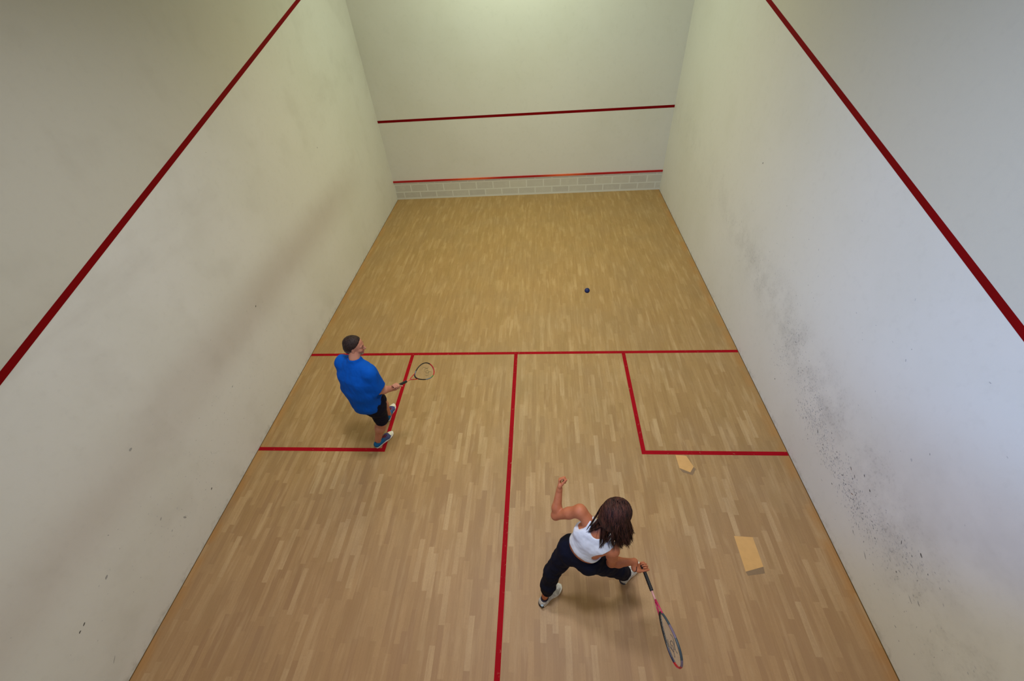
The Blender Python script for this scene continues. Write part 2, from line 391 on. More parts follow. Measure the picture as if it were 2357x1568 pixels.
# ------------------------------------------------------------------ signed-distance modelling
def nv(v): v = np.array(v, float); return v / np.linalg.norm(v)
class Sdf:
    def __init__(s, lo, hi, h):
        s.lo = np.array(lo, float); s.h = h
        s.n = np.ceil((np.array(hi) - s.lo) / h).astype(int) + 1
        s.a = np.full(s.n, 1.0, np.float32)
    def blk(s, b0, b1):
        i0 = np.clip(np.floor((np.array(b0) - s.lo) / s.h).astype(int), 0, s.n)
        i1 = np.clip(np.ceil((np.array(b1) - s.lo) / s.h).astype(int) + 1, 0, s.n)
        sl = tuple(slice(int(a), int(b)) for a, b in zip(i0, i1))
        ax = [(s.lo[k] + s.h * np.arange(i0[k], i1[k])).astype(np.float32) for k in range(3)]
        return sl, ax[0][:, None, None], ax[1][None, :, None], ax[2][None, None, :]
    def add(s, prim, k=0.02, grow=0.0):
        b0, b1, fn = prim; m = 0.03 + k + abs(grow)
        sl, X, Y, Z = s.blk(b0 - m, b1 + m)
        d = fn(X, Y, Z) - grow; a = s.a[sl]
        if a.size == 0: return s
        h = np.clip(0.5 + 0.5 * (a - d) / k, 0, 1)
        s.a[sl] = a * (1 - h) + d * h - k * h * (1 - h)
        return s
    def cut(s, prim, k=0.006):
        b0, b1, fn = prim; m = 0.03 + k
        sl, X, Y, Z = s.blk(b0 - m, b1 + m)
        d = -fn(X, Y, Z); a = s.a[sl]
        if a.size == 0: return s
        h = np.clip(0.5 - 0.5 * (a - d) / k, 0, 1)
        s.a[sl] = a * (1 - h) + d * h + k * h * (1 - h)
        return s
    def keep(s, p, n, k=0.004):
        """keep the side the normal n points away from"""
        n = nv(n); sl, X, Y, Z = s.blk(s.lo, s.lo + s.h * s.n)
        d = (X - p[0]) * n[0] + (Y - p[1]) * n[1] + (Z - p[2]) * n[2]; a = s.a
        h = np.clip(0.5 - 0.5 * (a - d) / k, 0, 1)
        s.a = (a * (1 - h) + d * h + k * h * (1 - h)).astype(np.float32)
        return s
    def meshdata(s):
        a = s.a; ins = a < 0
        c = np.zeros(tuple(s.n - 1), np.int8)
        for i in (0, 1):
            for j in (0, 1):
                for k in (0, 1):
                    c += ins[i:s.n[0] - 1 + i, j:s.n[1] - 1 + j, k:s.n[2] - 1 + k]
        cells = np.argwhere((c > 0) & (c < 8))
        idx = np.full(c.shape, -1, np.int32); idx[tuple(cells.T)] = np.arange(len(cells))
        pos = np.zeros((len(cells), 3)); cnt = np.zeros(len(cells))
        cor = [(i, j, k) for i in (0, 1) for j in (0, 1) for k in (0, 1)]
        val = {q: a[cells[:, 0] + q[0], cells[:, 1] + q[1], cells[:, 2] + q[2]] for q in cor}
        for q in cor:
            for ax in range(3):
                if q[ax]: continue
                r = list(q); r[ax] = 1; r = tuple(r)
                va, vb = val[q], val[r]; m = (va < 0) != (vb < 0)
                t = np.where(m, va / np.where(m, va - vb, 1), 0)
                p = np.tile(np.array(q, float), (len(cells), 1)); p[:, ax] += t
                pos[m] += p[m]; cnt[m] += 1
        V = (cells + pos / cnt[:, None]) * s.h + s.lo
        F = []
        for ax in range(3):
            o = [(1, 2), (2, 0), (0, 1)][ax]
            sh = [slice(None)] * 3; sh[ax] = slice(0, -1); sh2 = [slice(None)] * 3; sh2[ax] = slice(1, None)
            A = ins[tuple(sh)]; B = ins[tuple(sh2)]
            E = np.argwhere(A != B)
            ok = (E[:, o[0]] > 0) & (E[:, o[1]] > 0) & (E[:, o[0]] < s.n[o[0]] - 1) & (E[:, o[1]] < s.n[o[1]] - 1)
            E = E[ok]
            fl_ = A[tuple(E.T)]
            q = []
            for d0, d1 in ((-1, -1), (0, -1), (0, 0), (-1, 0)):
                K = E.copy(); K[:, o[0]] += d0; K[:, o[1]] += d1; q.append(idx[tuple(K.T)])
            Q = np.stack(q, 1); Q = np.where(fl_[:, None], Q, Q[:, ::-1]); F.append(Q)
        return V, np.concatenate(F)
    def mesh(s, name, iters=2, disp=None):
        V, F = s.meshdata()
        me = bpy.data.meshes.new(name)
        me.vertices.add(len(V)); me.loops.add(F.size); me.polygons.add(len(F))
        # light smoothing over the quad mesh
        e = np.concatenate([F[:, [0, 1]], F[:, [1, 2]], F[:, [2, 3]], F[:, [3, 0]]])
        for it in range(iters * 2):
            acc = np.zeros_like(V); n = np.zeros(len(V))
            for a_, b_ in ((0, 1), (1, 0)):
                for k in range(3): acc[:, k] += np.bincount(e[:, a_], V[e[:, b_], k], len(V))
                n += np.bincount(e[:, a_], minlength=len(V))
            lam = 0.5 if it % 2 == 0 else -0.52
            V = V + lam * (acc / np.maximum(n, 1)[:, None] - V)
        me.vertices.foreach_set('co', V.ravel())
        me.loops.foreach_set('vertex_index', F.ravel().astype(np.int32))
        me.polygons.foreach_set('loop_start', np.arange(0, F.size, 4, dtype=np.int32))
        me.polygons.foreach_set('loop_total', np.full(len(F), 4, np.int32))
        me.update(calc_edges=True); me.validate()
        if disp:
            N = np.zeros(len(me.vertices) * 3); me.vertices.foreach_get('normal', N); N = N.reshape(-1, 3)
            co = np.zeros(len(me.vertices) * 3); me.vertices.foreach_get('co', co); co = co.reshape(-1, 3)
            d = np.array([disp(Vector(p)) for p in co]); co += N * d[:, None]
            me.vertices.foreach_set('co', co.ravel()); me.update()
        smooth(me)
        return me
def cone(a, b, ra, rb):
    a, b = np.array(a, float), np.array(b, float); ab = b - a; l2 = max(ab @ ab, 1e-9); m = max(ra, rb)
    def fn(X, Y, Z):
        t = np.clip(((X - a[0]) * ab[0] + (Y - a[1]) * ab[1] + (Z - a[2]) * ab[2]) / l2, 0, 1)
        return np.sqrt((X - a[0] - t * ab[0]) ** 2 + (Y - a[1] - t * ab[1]) ** 2 + (Z - a[2] - t * ab[2]) ** 2) - (ra + (rb - ra) * t)
    return np.minimum(a, b) - m, np.maximum(a, b) + m, fn
def ell(c, ax, r):
    c = np.array(c, float); ax = np.array(ax, float); r = np.array(r, float); m = r.max()
    def fn(X, Y, Z):
        x, y, z = X - c[0], Y - c[1], Z - c[2]
        q = [x * ax[k][0] + y * ax[k][1] + z * ax[k][2] for k in range(3)]
        k0 = np.sqrt(sum((q[k] / r[k]) ** 2 for k in range(3))) + 1e-9
        k1 = np.sqrt(sum((q[k] / r[k] ** 2) ** 2 for k in range(3))) + 1e-9
        return k0 * (k0 - 1) / k1
    return c - m, c + m, fn
def ecap(a, b, side, wa, da, wb, db):
    """capsule with an elliptical section: half width w along `side`, half depth d"""
    a, b, side = np.array(a, float), np.array(b, float), np.array(side, float)
    ab = b - a; ln = np.linalg.norm(ab); u = ab / ln
    s = nv(side - (side @ u) * u); f = np.cross(u, s); m = max(wa, da, wb, db)
    def fn(X, Y, Z):
        x, y, z = X - a[0], Y - a[1], Z - a[2]
        h = x * u[0] + y * u[1] + z * u[2]
        t = np.clip(h / ln, 0, 1); e_ = h - t * ln
        ls = x * s[0] + y * s[1] + z * s[2]; lf = x * f[0] + y * f[1] + z * f[2]
        w = wa + (wb - wa) * t; d = da + (db - da) * t; mn = np.minimum(w, d)
        q = np.sqrt((ls / w) ** 2 + (lf / d) ** 2 + (e_ / mn) ** 2)
        return (q - 1) * mn
    return np.minimum(a, b) - m, np.maximum(a, b) + m, fn
def lerp(a, b, t): return np.array(a, float) * (1 - t) + np.array(b, float) * t
def frame(fwd, up):
    f = nv(fwd); r = nv(np.cross(f, up)); u = np.cross(r, f); return f, r, u   # forward, right, up

def hand(F, wrist, d, n, right, sz=1.0, curl=(.5, .6, .4), thumb=(.5, .8, .2), k=0.006):
    """palm and five fingers; d: where the fingers point, n: where the palm faces"""
    w = np.array(wrist, float); d = nv(d); n = nv(np.array(n, float) - np.dot(n, d) * d)
    t = np.cross(d, n) if right else np.cross(n, d)          # towards the thumb
    F.add(ecap(w - d * .01 * sz, w + d * .035 * sz, t, .025 * sz, .018 * sz, .035 * sz, .015 * sz), .012)
    F.add(ecap(w + d * .03 * sz, w + d * .078 * sz, t, .036 * sz, .0145 * sz, .039 * sz, .012 * sz), .008)
    for i, (o, ln, sp) in enumerate(((.029, 1.0, .10), (.010, 1.1, .03), (-.010, 1.03, -.03), (-.028, .82, -.10))):
        p = w + d * (.083 if i in (1, 2) else .078) * sz + t * o * sz
        dd = nv(d + t * sp); ang = 0.0
        for j, (l, r0, r1) in enumerate(((.042, .0092, .0084), (.027, .0084, .0076), (.021, .0076, .0064))):
            ang += curl[j] * (1 + 0.08 * i)
            v = dd * math.cos(ang) + n * math.sin(ang)
            q = p + v * l * ln * sz
            F.add(cone(p, q, r0 * sz, r1 * sz), .002 if j else .005); p = q
    p = w + d * .022 * sz + t * .024 * sz + n * .006 * sz
    v1 = nv(d * thumb[0] + t * thumb[1] + n * thumb[2])
    q = p + v1 * .040 * sz; F.add(cone(p, q, .0145 * sz, .0115 * sz), .010)
    v2 = nv(v1 * .8 + d * .45 + n * .35); r = q + v2 * .030 * sz; F.add(cone(q, r, .0112 * sz, .0095 * sz), .003)
    v3 = nv(v2 * .8 + d * .3 + n * .45); F.add(cone(r, r + v3 * .023 * sz, .0095 * sz, .0075 * sz), .002)

def head(F, c, fwd, up, sz=1.0, male=True):
    f, r, u = frame(fwd, up); A = (f, r, u); c = np.array(c, float)
    P = lambda x, y, z: c + (f * x + r * y + u * z) * sz
    E = lambda p, rr, k=.012, ax=A: F.add(ell(P(*p), ax, np.array(rr) * sz), k)
    E((-.012, 0, .030), (.096, .076, .084)); E((.018, 0, -.010), (.074, .068, .090))          # cranium, face
    E((.030, 0, -.065), (.052, .054 if male else .046, .045), .025)                             # jaw
    E((.076, 0, -.098), (.020, .024 if male else .017, .018), .018)                             # chin
    E((.070, 0, .022), (.022, .052, .014), .014)                                                # brow
    for s in (1, -1):
        E((.060, s * .042, -.026), (.026, .022, .022), .016)                                    # cheekbone
        F.cut(ell(P(.092, s * .031, .002), A, np.array((.016, .018, .012)) * sz), .010)         # eye socket
        E((.070, s * .031, .002), (.016, .015, .012), .005)                                     # lids
        ea = (nv(f * .96 + r * s * .3), nv(r * s - f * .3), u)
        E((-.004, s * .074, -.008), (.017, .009, .031), .006, ea)                               # ear
        F.cut(ell(P(.002, s * .084, -.005), A, np.array((.009, .006, .016)) * sz), .004)
    F.add(cone(P(.086, 0, .004), P(.108, 0, -.030), .0085 * sz, .0125 * sz), .010)              # nose
    for s in (1, -1): F.add(cone(P(.094, s * .010, -.033), P(.094, s * .012, -.033), .009 * sz, .008 * sz), .006)
    F.add(cone(P(.088, -.018, -.062), P(.088, .018, -.062), .0065 * sz, .0065 * sz), .006)      # lips
    F.add(cone(P(.093, -.010, -.0595), P(.093, .010, -.0595), .0055 * sz, .0055 * sz), .005)
    F.add(cone(P(.091, -.013, -.0695), P(.091, .013, -.0695), .0065 * sz, .0065 * sz), .005)
    F.cut(cone(P(.106, -.022, -.0648), P(.106, .022, -.0648), .004 * sz, .004 * sz), .003)
    return P, (f, r, u)

def limb_bits(J, q, ql=None):
    """arm and leg primitives: list of (prim, k)"""
    out = []
    q0 = q
    for s in ('r', 'l'):
        q = q0
        sh, el, wr_ = (np.array(J[s + x], float) for x in ('sh', 'el', 'wr'))
        out += [(cone(sh, lerp(sh, el, .45), .052 * q, .047 * q), .03), (cone(lerp(sh, el, .45), el, .047 * q, .036 * q), .02)]
        out += [(cone(el, lerp(el, wr_, .3), .037 * q, .042 * q), .02), (cone(lerp(el, wr_, .3), wr_, .042 * q, .026 * q), .02)]
        if ql: q = ql
        hp, kn, an, toe = (np.array(J[s + x], float) for x in ('hp', 'kn', 'an', 'toe'))
        out += [(cone(hp, kn, .088 * q, .058 * q), .05), (cone(kn, lerp(kn, an, .35), .054 * q, .056 * q), .03)]
        back = nv(np.cross(np.cross(toe - an, kn - an), kn - an))
        if back @ (toe - an) > 0: back = -back
        out += [(cone(lerp(kn, an, .3) + back * .016, lerp(kn, an, .45) + back * .012, .048 * q, .044 * q), .03)]
        out += [(cone(lerp(kn, an, .35), an, .054 * q, .037 * q), .03)]
        out += [(cone(an - np.array((0, 0, .048)), toe, .033 * q, .018 * q), .02)]
    return out

def near_mat(me, spots):
    """material index by distance to points: [(centre, radius, index)]"""
    n = len(me.polygons); ce_ = np.zeros(n * 3); me.polygons.foreach_get('center', ce_); ce_ = ce_.reshape(-1, 3)
    I = np.zeros(n, np.int32)
    for c, r, i in spots:
        d = (ce_ - np.array(c))
        if callable(r): m = r(d)
        else: m = np.linalg.norm(d, axis=1) < r
        I[m] = i
    me.polygons.foreach_set('material_index', I)

# ------------------------------------------------------------------ people: materials
def skin(name, base, red):
    t = NT(name, 0.55, 0.35); v, _ = t.xyz()
    n = t.noise(v, 7, 4, .6); n2 = t.noise(v, 120, 3)
    t.b.inputs['Subsurface Weight'].default_value = 0.08; t.b.inputs['Subsurface Radius'].default_value = (.01, .004, .002)
    t.b.inputs['Subsurface Scale'].default_value = 0.5
    return t.out(t.mix(t.rng(n, .35, .7), base, red), n2, .08, .001)
def cloth(name, c, var=.10, sc=9, rough=.85):
    t = NT(name, rough, 0.15); v, _ = t.xyz()
    n = t.noise(v, sc, 5, .6); n2 = t.noise(v, 500, 2)
    return t.out(t.mix(n, tuple(x * (1 - var) for x in c[:3]) + (1,), tuple(min(1, x * (1 + var)) for x in c[:3]) + (1,)), n2, .2, .001)
def hairm(name, a, b, sc=60, stretch=None):
    t = NT(name, 0.6, 0.22); v, _ = t.xyz(); n = t.noise(v, sc, 5, .7, stretch)
    return t.out(t.mix(t.rng(n, .35, .65), a, b), n, .5, .004)
skin_m = skin('man_skin', srgb(192, 132, 106), srgb(178, 116, 92)); lip_m = plain('lips', srgb(168, 92, 84), .5)
stub_m = plain('stubble', srgb(176, 128, 108), .7, .3, .15, 300)
skin_w = skin('woman_skin', srgb(192, 116, 78), srgb(177, 102, 66))
blue = cloth('blue_cotton', srgb(0, 78, 172), .06); navy = cloth('navy_cloth', srgb(14, 16, 34), .2); white = cloth('white_cotton', srgb(226, 228, 232), .03)
black = plain('black_rubber', srgb(22, 22, 28), .55)
mhair = hairm('short_hair', srgb(30, 20, 18), srgb(58, 40, 34), 90); whair = hairm('long_hair', srgb(24, 10, 8), srgb(84, 46, 34), 130, (1, .14, .14))
ghair = hairm('grey_hair', srgb(62, 50, 46), srgb(96, 80, 74), 120)

# ------------------------------------------------------------------ shoes
def shoe(parent, heel, toe, right, style, lift=0.0, sz=1.0):
    heel, toe = Vector((heel[0], heel[1], 0)), Vector((toe[0], toe[1], 0))
    d = (toe - heel); ang = math.atan2(d.y, d.x); ln = 0.285 * sz
    mw = Matrix.Translation((heel.x, heel.y, lift)) @ Matrix.Rotation(ang, 4, 'Z') @ Matrix.Scale(sz, 4)
    sg = -1 if right else 1                      # inner side is +y for a right foot
    chunky = style == 'runner'
    st = 0.034 if chunky else 0.024
    # sole
    X = np.linspace(0, 1, 25); out = []
    def half(t, inner):
        a = 0.036 + 0.012 * math.sin(math.pi * min(1, max(0, (t - .35) / .62))) - (0.010 if inner else .002) * math.exp(-((t - .45) / .14) ** 2)
        if t < .12: a *= math.sqrt(max(0, 1 - ((.12 - t) / .12) ** 2)) * .98 + .02
        if t > .80: a *= math.sqrt(max(0, 1 - ((t - .80) / .20) ** 2)) * .98 + .02
        return a + (.004 if chunky else 0)
    top = [(t * .285, half(t, sg < 0)) for t in X] ; bot = [(t * .285, -half(t, sg > 0)) for t in X[::-1]]
    ring = top + bot; n = len(ring); V = []; F = []
    for z, g in ((0.0, .94), (.006, 1.0), (st * .8, 1.0), (st, .95)):
        for x, y in ring: V.append(((x - .14) * g + .14, y * g, z + (.012 * max(0, (x - .22) / .065) ** 2 if z < .02 else .004 * max(0, (x - .22) / .065))))
    for j in range(3):
        for i in range(n): F.append((j * n + (i + 1) % n, j * n + i, (j + 1) * n + i, (j + 1) * n + (i + 1) % n))
    F.append(tuple(range(n))); F.append(tuple(3 * n + i for i in reversed(range(n))))
    solem = plain('white_sole', srgb(222, 216, 204), .6)
    root = link('shoe', shoe_upper(chunky, st, sg), [M['shoe_' + style]], parent, mw)
    me = mesh('sole', V, F); smooth(me)
    link('sole', me, solem, root)
    side = (0, 1, 0)
    if style == 'canvas':
        f = Sdf((.17, -.07, 0), (.31, .07, .08), .0025)
        f.add(ecap((.19, 0, st + .008), (.243, 0, st + .004), side, .0455, .027, .030, .019), .01, .003); f.keep((0, 0, st), (0, 0, -1)); f.keep((.232, 0, 0), (-1, 0, -.2))
        link('toe_cap', f.mesh('toe_cap'), plain('cream_rubber', srgb(226, 220, 196), .6), root)
        P = []
        for i in range(4):
            x = .145 + i * .02; z = st + .059 - i * .0085
            P.append(tube([(x, -.022, z - .006), (x + .004, 0, z + .004), (x, .022, z - .006)], .0032, 6))
        link('laces', mesh('laces', *join(P), True), plain('burgundy_lace', srgb(104, 26, 58), .7), root)
        f = Sdf((.10, -.05, .02), (.26, .05, .12), .0025)
        f.add(ecap((.13, 0, st + .052), (.215, 0, st + .020), side, .019, .010, .017, .010), .004)
        link('tongue', f.mesh('tongue'), plain('burgundy_canvas', srgb(104, 34, 62), .8), root)
    else:
        P = []
        for i in range(5):
            x = .125 + i * .019; z = st + .070 - i * .009
            P.append(tube([(x, -.022, z - .008), (x + .006, 0, z + .003), (x, .022, z - .008)], .003, 6))
        link('laces', mesh('laces', *join(P), True), plain('white_lace', srgb(225, 225, 222), .7), root)
        # dark stripe and rim around the heel of the sole
        def arc(z, r, w_):
            pts = [(.038 - .0405 * math.cos(a), .0405 * math.sin(a), z) for a in np.linspace(-1.15, 1.15, 13)]
            return tube(pts, r, 6)
        link('heel_stripe', mesh('heel_stripe', *join([arc(.010, .0045, 0), arc(.028, .0035, 0)]), True), plain('navy_rubber', srgb(34, 34, 52), .6), root)
        f = Sdf((-.02, -.06, .03), (.06, .06, .14), .0025)
        f.add(ell((.012, sg * -.022, st + .028), np.eye(3), (.016, .016, .018)), .004)
        link('heel_tab', f.mesh('heel_tab'), plain('pale_blue_tab', srgb(176, 198, 218), .6), root)
        col = [(.064 + .037 * math.cos(a), .029 * math.sin(a), st + .070 + .006 * math.cos(a) ** 2) for a in np.linspace(0, 2 * math.pi, 28, endpoint=False)]
        link('collar', mesh('collar', *tube(col, .0062, 8, True), True), plain('navy_collar', srgb(30, 28, 50), .8), root)
    return root
def shoe_upper(chunky, st, sg):
    f = Sdf((-.02, -.075, 0), (.31, .075, .15), .0025); side = (0, 1, 0)
    g = .003 if chunky else 0
    f.add(ecap((.035, 0, st + .012), (.19, 0, st + .008), side, .033 + g, .034, .044 + g, .030), .02)
    f.add(ecap((.19, 0, st + .008), (.243, 0, st + .002), side, .044 + g, .029, .028 + g, .019), .02)
    f.add(ecap((.045, 0, st + .03), (.125, 0, st + .038), side, .031 + g, .034 + g, .030, .022), .03)
    f.add(cone((.03, 0, st + .03), (.035, 0, st + (.055 if chunky else .040)), .026, .022), .02)
    f.keep((0, 0, st - .004), (0, 0, -1))
    f.keep((0, 0, st + (.078 if chunky else .060)), (0, 0, 1), .008)
    f.cut(cone((.062, 0, st + .045), (.066, 0, st + .14), .028, .040), .006)
    return f.mesh('shoe')
def canvas_mat():
    t = NT('blue_canvas', .85, .2); v, sp = t.xyz(); n = t.noise(v, 300, 2)
    c = t.mix(t.rng(sp[0], .11, .16), srgb(26, 96, 146), srgb(74, 78, 118))
    return t.out(c, n, .2, .001)
def runner_mat():
    t = NT('grey_mesh', .8, .2); v, sp = t.xyz(); n = t.noise(v, 26, 3); n2 = t.noise(v, 400, 2)
    return t.out(t.mix(t.rng(n, .45, .6), srgb(178, 172, 168), srgb(206, 202, 198)), n2, .25, .001)
M['shoe_canvas'] = canvas_mat(); M['shoe_runner'] = runner_mat()

# ------------------------------------------------------------------ the man
def fold(sc, amp, seed=0.0, st=(1, 1, 1)):
    def fn(p):
        q = Vector((p.x * st[0] * sc + seed, p.y * st[1] * sc, p.z * st[2] * sc))
        return amp * (noise.noise(q) + .5 * noise.noise(q * 2.1))
    return fn
MJ = dict(rsh=(1.848, 2.705, 1.335), rel=(1.860, 2.700, 1.060), rwr=(1.965, 2.846, .935),
          lsh=(1.510, 2.850, 1.350), lel=(1.500, 2.925, 1.09), lwr=(1.620, 2.990, .90),
          rhp=(1.765, 2.69, .88), rkn=(1.722, 2.725, .49), ran=(1.563, 2.712, .10), rtoe=(1.640, 2.822, .036),
          lhp=(1.59, 2.77, .88), lkn=(1.63, 3.02, .50), lan=(1.575, 3.125, .10), ltoe=(1.588, 3.26, .036))
def make_man():
    root = empty('person', (1.60, 2.80, 0.0))
    tag(root, 'man in a blue t-shirt and black shorts holding a racket by the left wall', 'person')
    inv = Matrix.Translation((-1.60, -2.80, 0))
    right = nv(np.array(MJ['rsh']) - np.array(MJ['lsh'])); hipr = nv(np.array(MJ['rhp']) - np.array(MJ['lhp']))
    pel, wai, che, nek = (1.680, 2.73, .92), (1.672, 2.735, 1.08), (1.682, 2.755, 1.24), (1.690, 2.795, 1.44)
    bits = [(ecap(pel, wai, hipr, .155, .110, .145, .105), .05), (ecap(wai, che, right, .145, .108, .165, .110), .05),
            (ecap(che, (1.70, 2.765, 1.33), right, .165, .110, .150, .090), .05),
            (cone((1.69, 2.775, 1.37), MJ['rsh'], .058, .050), .05), (cone((1.69, 2.775, 1.37), MJ['lsh'], .060, .052), .05)]
    F = Sdf((1.30, 2.40, -.01), (2.22, 3.42, 1.72), .0042)
    for p, k in bits: F.add(p, k)
    for p, k in limb_bits(MJ, 1.02): F.add(p, k)
    hc = (1.700, 2.868, 1.572); fw = (.95, .22, -.26); up = (.22, .06, 1)
    F.add(cone(nek, lerp(nek, hc, .55), .058, .056), .03)
    P, (f, r, u) = head(F, hc, fw, up, .98)
    # racket hand
    a = nv(RM['axis']); d = nv(np.array((.70, .12, .70)) - np.dot((.70, .12, .70), a) * a); n = np.cross(a, d)
    g = np.array(RM['grip'])
    w = g - d * .062 - n * .026
    F.add(cone(MJ['rwr'], w, .027, .024), .02)
    hand(F, w, d, n, True, 1.0, (1.15, 1.3, .9), (.55, .75, .45))
    hand(F, MJ['lwr'], (.35, .2, -.9), (.8, -.5, .2), False, 1.0, (.45, .5, .3))
    me = F.mesh('body')
    me.transform(inv)
    o = np.array((1.60, 2.80, 0))
    near_mat(me, [(P(.070, 0, -.085) - o, lambda q: ((q @ f) > -.075) & ((q @ u) < .030) & ((q @ u) > -.05) & (np.linalg.norm(q, axis=1) < .085), 2),
                  (P(.098, 0, -.065) - o, lambda q: (abs(q @ u) < .011) & (abs(q @ r) < .026) & (np.linalg.norm(q, axis=1) < .03), 1)])
    link('body', me, [skin_m, lip_m, stub_m], root)
    # eyes and brows
    for s in (1, -1):
        f_ = Sdf(P(.075, s * .031, .002) - .03, P(.075, s * .031, .002) + .03, .002)
        f_.add(ell(P(.0765, s * .031, .002), (f, r, u), (.0118, .0100, .0055)), .002)
        e_ = f_.mesh('eye'); e_.transform(inv); link('eye', e_, plain('eye_dark', srgb(70, 56, 50), .7), root)
        b = tube([P(.086, s * .014, .024), P(.088, s * .028, .029), P(.076, s * .048, .024)], [.0025, .0034, .002], 6)
        e_ = mesh('eyebrow', *b, True); e_.transform(inv); link('eyebrow', e_, mhair, root)
    # hair: short, high at the front, greyer over the ears
    H = Sdf(P(0, 0, .03) - .16, P(0, 0, .03) + .16, .003)
    H.add(ell(P(-.012, 0, .032), (f, r, u), np.array((.1005, .0805, .0885)) * .98), .01)
    H.add(ell(P(-.045, 0, -.03), (f, r, u), (.060, .068, .060)), .03)
    H.keep(P(.044, 0, .060), f * .84 - u * .54 + 0 * r, .01)
    H.cut(ell(P(.060, 0, -.028), (f, r, u), (.078, .12, .090)), .012)
    H.keep(P(-.03, 0, -.075), -u * .9 + f * .35, .01)
    me = H.mesh('hair', 1, fold(60, .0016)); me.transform(inv)
    near_mat(me, [(P(-.03, 0, -.055) - o, lambda q: (q @ u) < .035, 1)])
    link('hair', me, [mhair, ghair], root)
    # t-shirt
    T_ = Sdf((1.28, 2.42, .70), (2.12, 3.2, 1.52), .0045)
    T_.add(ecap((1.660, 2.72, .86), (1.655, 2.735, 1.08), hipr, .205, .152, .210, .152), .05)
    T_.add(ecap((1.655, 2.735, 1.08), (1.668, 2.755, 1.24), right, .212, .150, .222, .144), .06)
    T_.add(ecap((1.668, 2.755, 1.24), (1.680, 2.775, 1.325), right, .222, .142, .192, .108), .06)
    for s in ('r', 'l'):
        T_.add(cone((1.685, 2.785, 1.380), MJ[s + 'sh'], .066, .072), .05)
        e1 = lerp(MJ[s + 'sh'], MJ[s + 'el'], .86)
        T_.add(cone(MJ[s + 'sh'], e1, .076, .088), .04)
    for s in ('r', 'l'):
        e1 = lerp(MJ[s + 'sh'], MJ[s + 'el'], .80); dv = np.array(MJ[s + 'el']) - np.array(MJ[s + 'sh'])
        e2 = e1 + nv(dv) * .10
        T_.cut(cone(e2, e2 + nv(dv) * .02, .105, .105), .004) if s == 'l' else None
    e1 = np.array(lerp(MJ['rsh'], MJ['rel'], .74))
    # right sleeve opening: trim the sleeve end away from the torso
    dv = nv(np.array(MJ['rel']) - np.array(MJ['rsh'])); q = e1 + dv * .085 + right * .045 + np.array((.02, .015, 0))
    T_.cut(ell(q, (dv, right, np.cross(dv, right)), (.085, .10, .11)), .004)
    T_.add(cone((1.688, 2.785, 1.40), (1.690, 2.795, 1.435), .078, .072), .02)
    T_.add(ecap((1.660, 2.72, .88), (1.655, 2.735, 1.06), hipr, .200, .148, .196, .146), .02)
    T_.cut(cone((1.770, 2.628, 1.265), (1.818, 2.630, 1.12), .010, .018), .022)
    T_.keep((1.69, 2.73, .835), (.05, .10, -1), .006)
    T_.cut(cone((1.690, 2.802, 1.475), (1.692, 2.85, 1.62), .058, .085), .008)
    def folds(p):
        b = fold(9, .010, 3, (1, 1, .55))(p) + fold(22, .003, 7, (1, 1, .5))(p)
        return b
    me = T_.mesh('t_shirt', 2, folds); me.transform(inv); link('t_shirt', me, blue, root)
    # shorts
    K = Sdf((1.40, 2.45, .40), (2.05, 3.30, 1.0), .0045)
    K.add(ecap((1.69, 2.725, .80), (1.688, 2.73, .94), hipr, .165, .130, .158, .122), .04)
    for s in ('r', 'l'):
        h, k = np.array(MJ[s + 'hp']), np.array(MJ[s + 'kn'])
        K.add(cone(h, lerp(h, k, .98), .102, .080), .05)
    for s in ('r', 'l'):
        h, k = np.array(MJ[s + 'hp']), np.array(MJ[s + 'kn'])
        dv = nv(k - h); q = lerp(h, k, .92) + dv * .12
        K.cut(ecap(q, q + dv * .02, (1, 0, 0), .12, .12, .12, .12), .004)
    me = K.mesh('shorts', 2, fold(14, .006, 5)); me.transform(inv); link('shorts', me, navy, root)
    for (hx, hy), (tx, ty), rt in (((1.522, 2.655), (1.692, 2.890), True), ((1.560, 3.045), (1.585, 3.335), False)):
        shoe(root, (hx - 1.60, hy - 2.80), (tx - 1.60, ty - 2.80), rt, 'canvas', .0015)
    return root

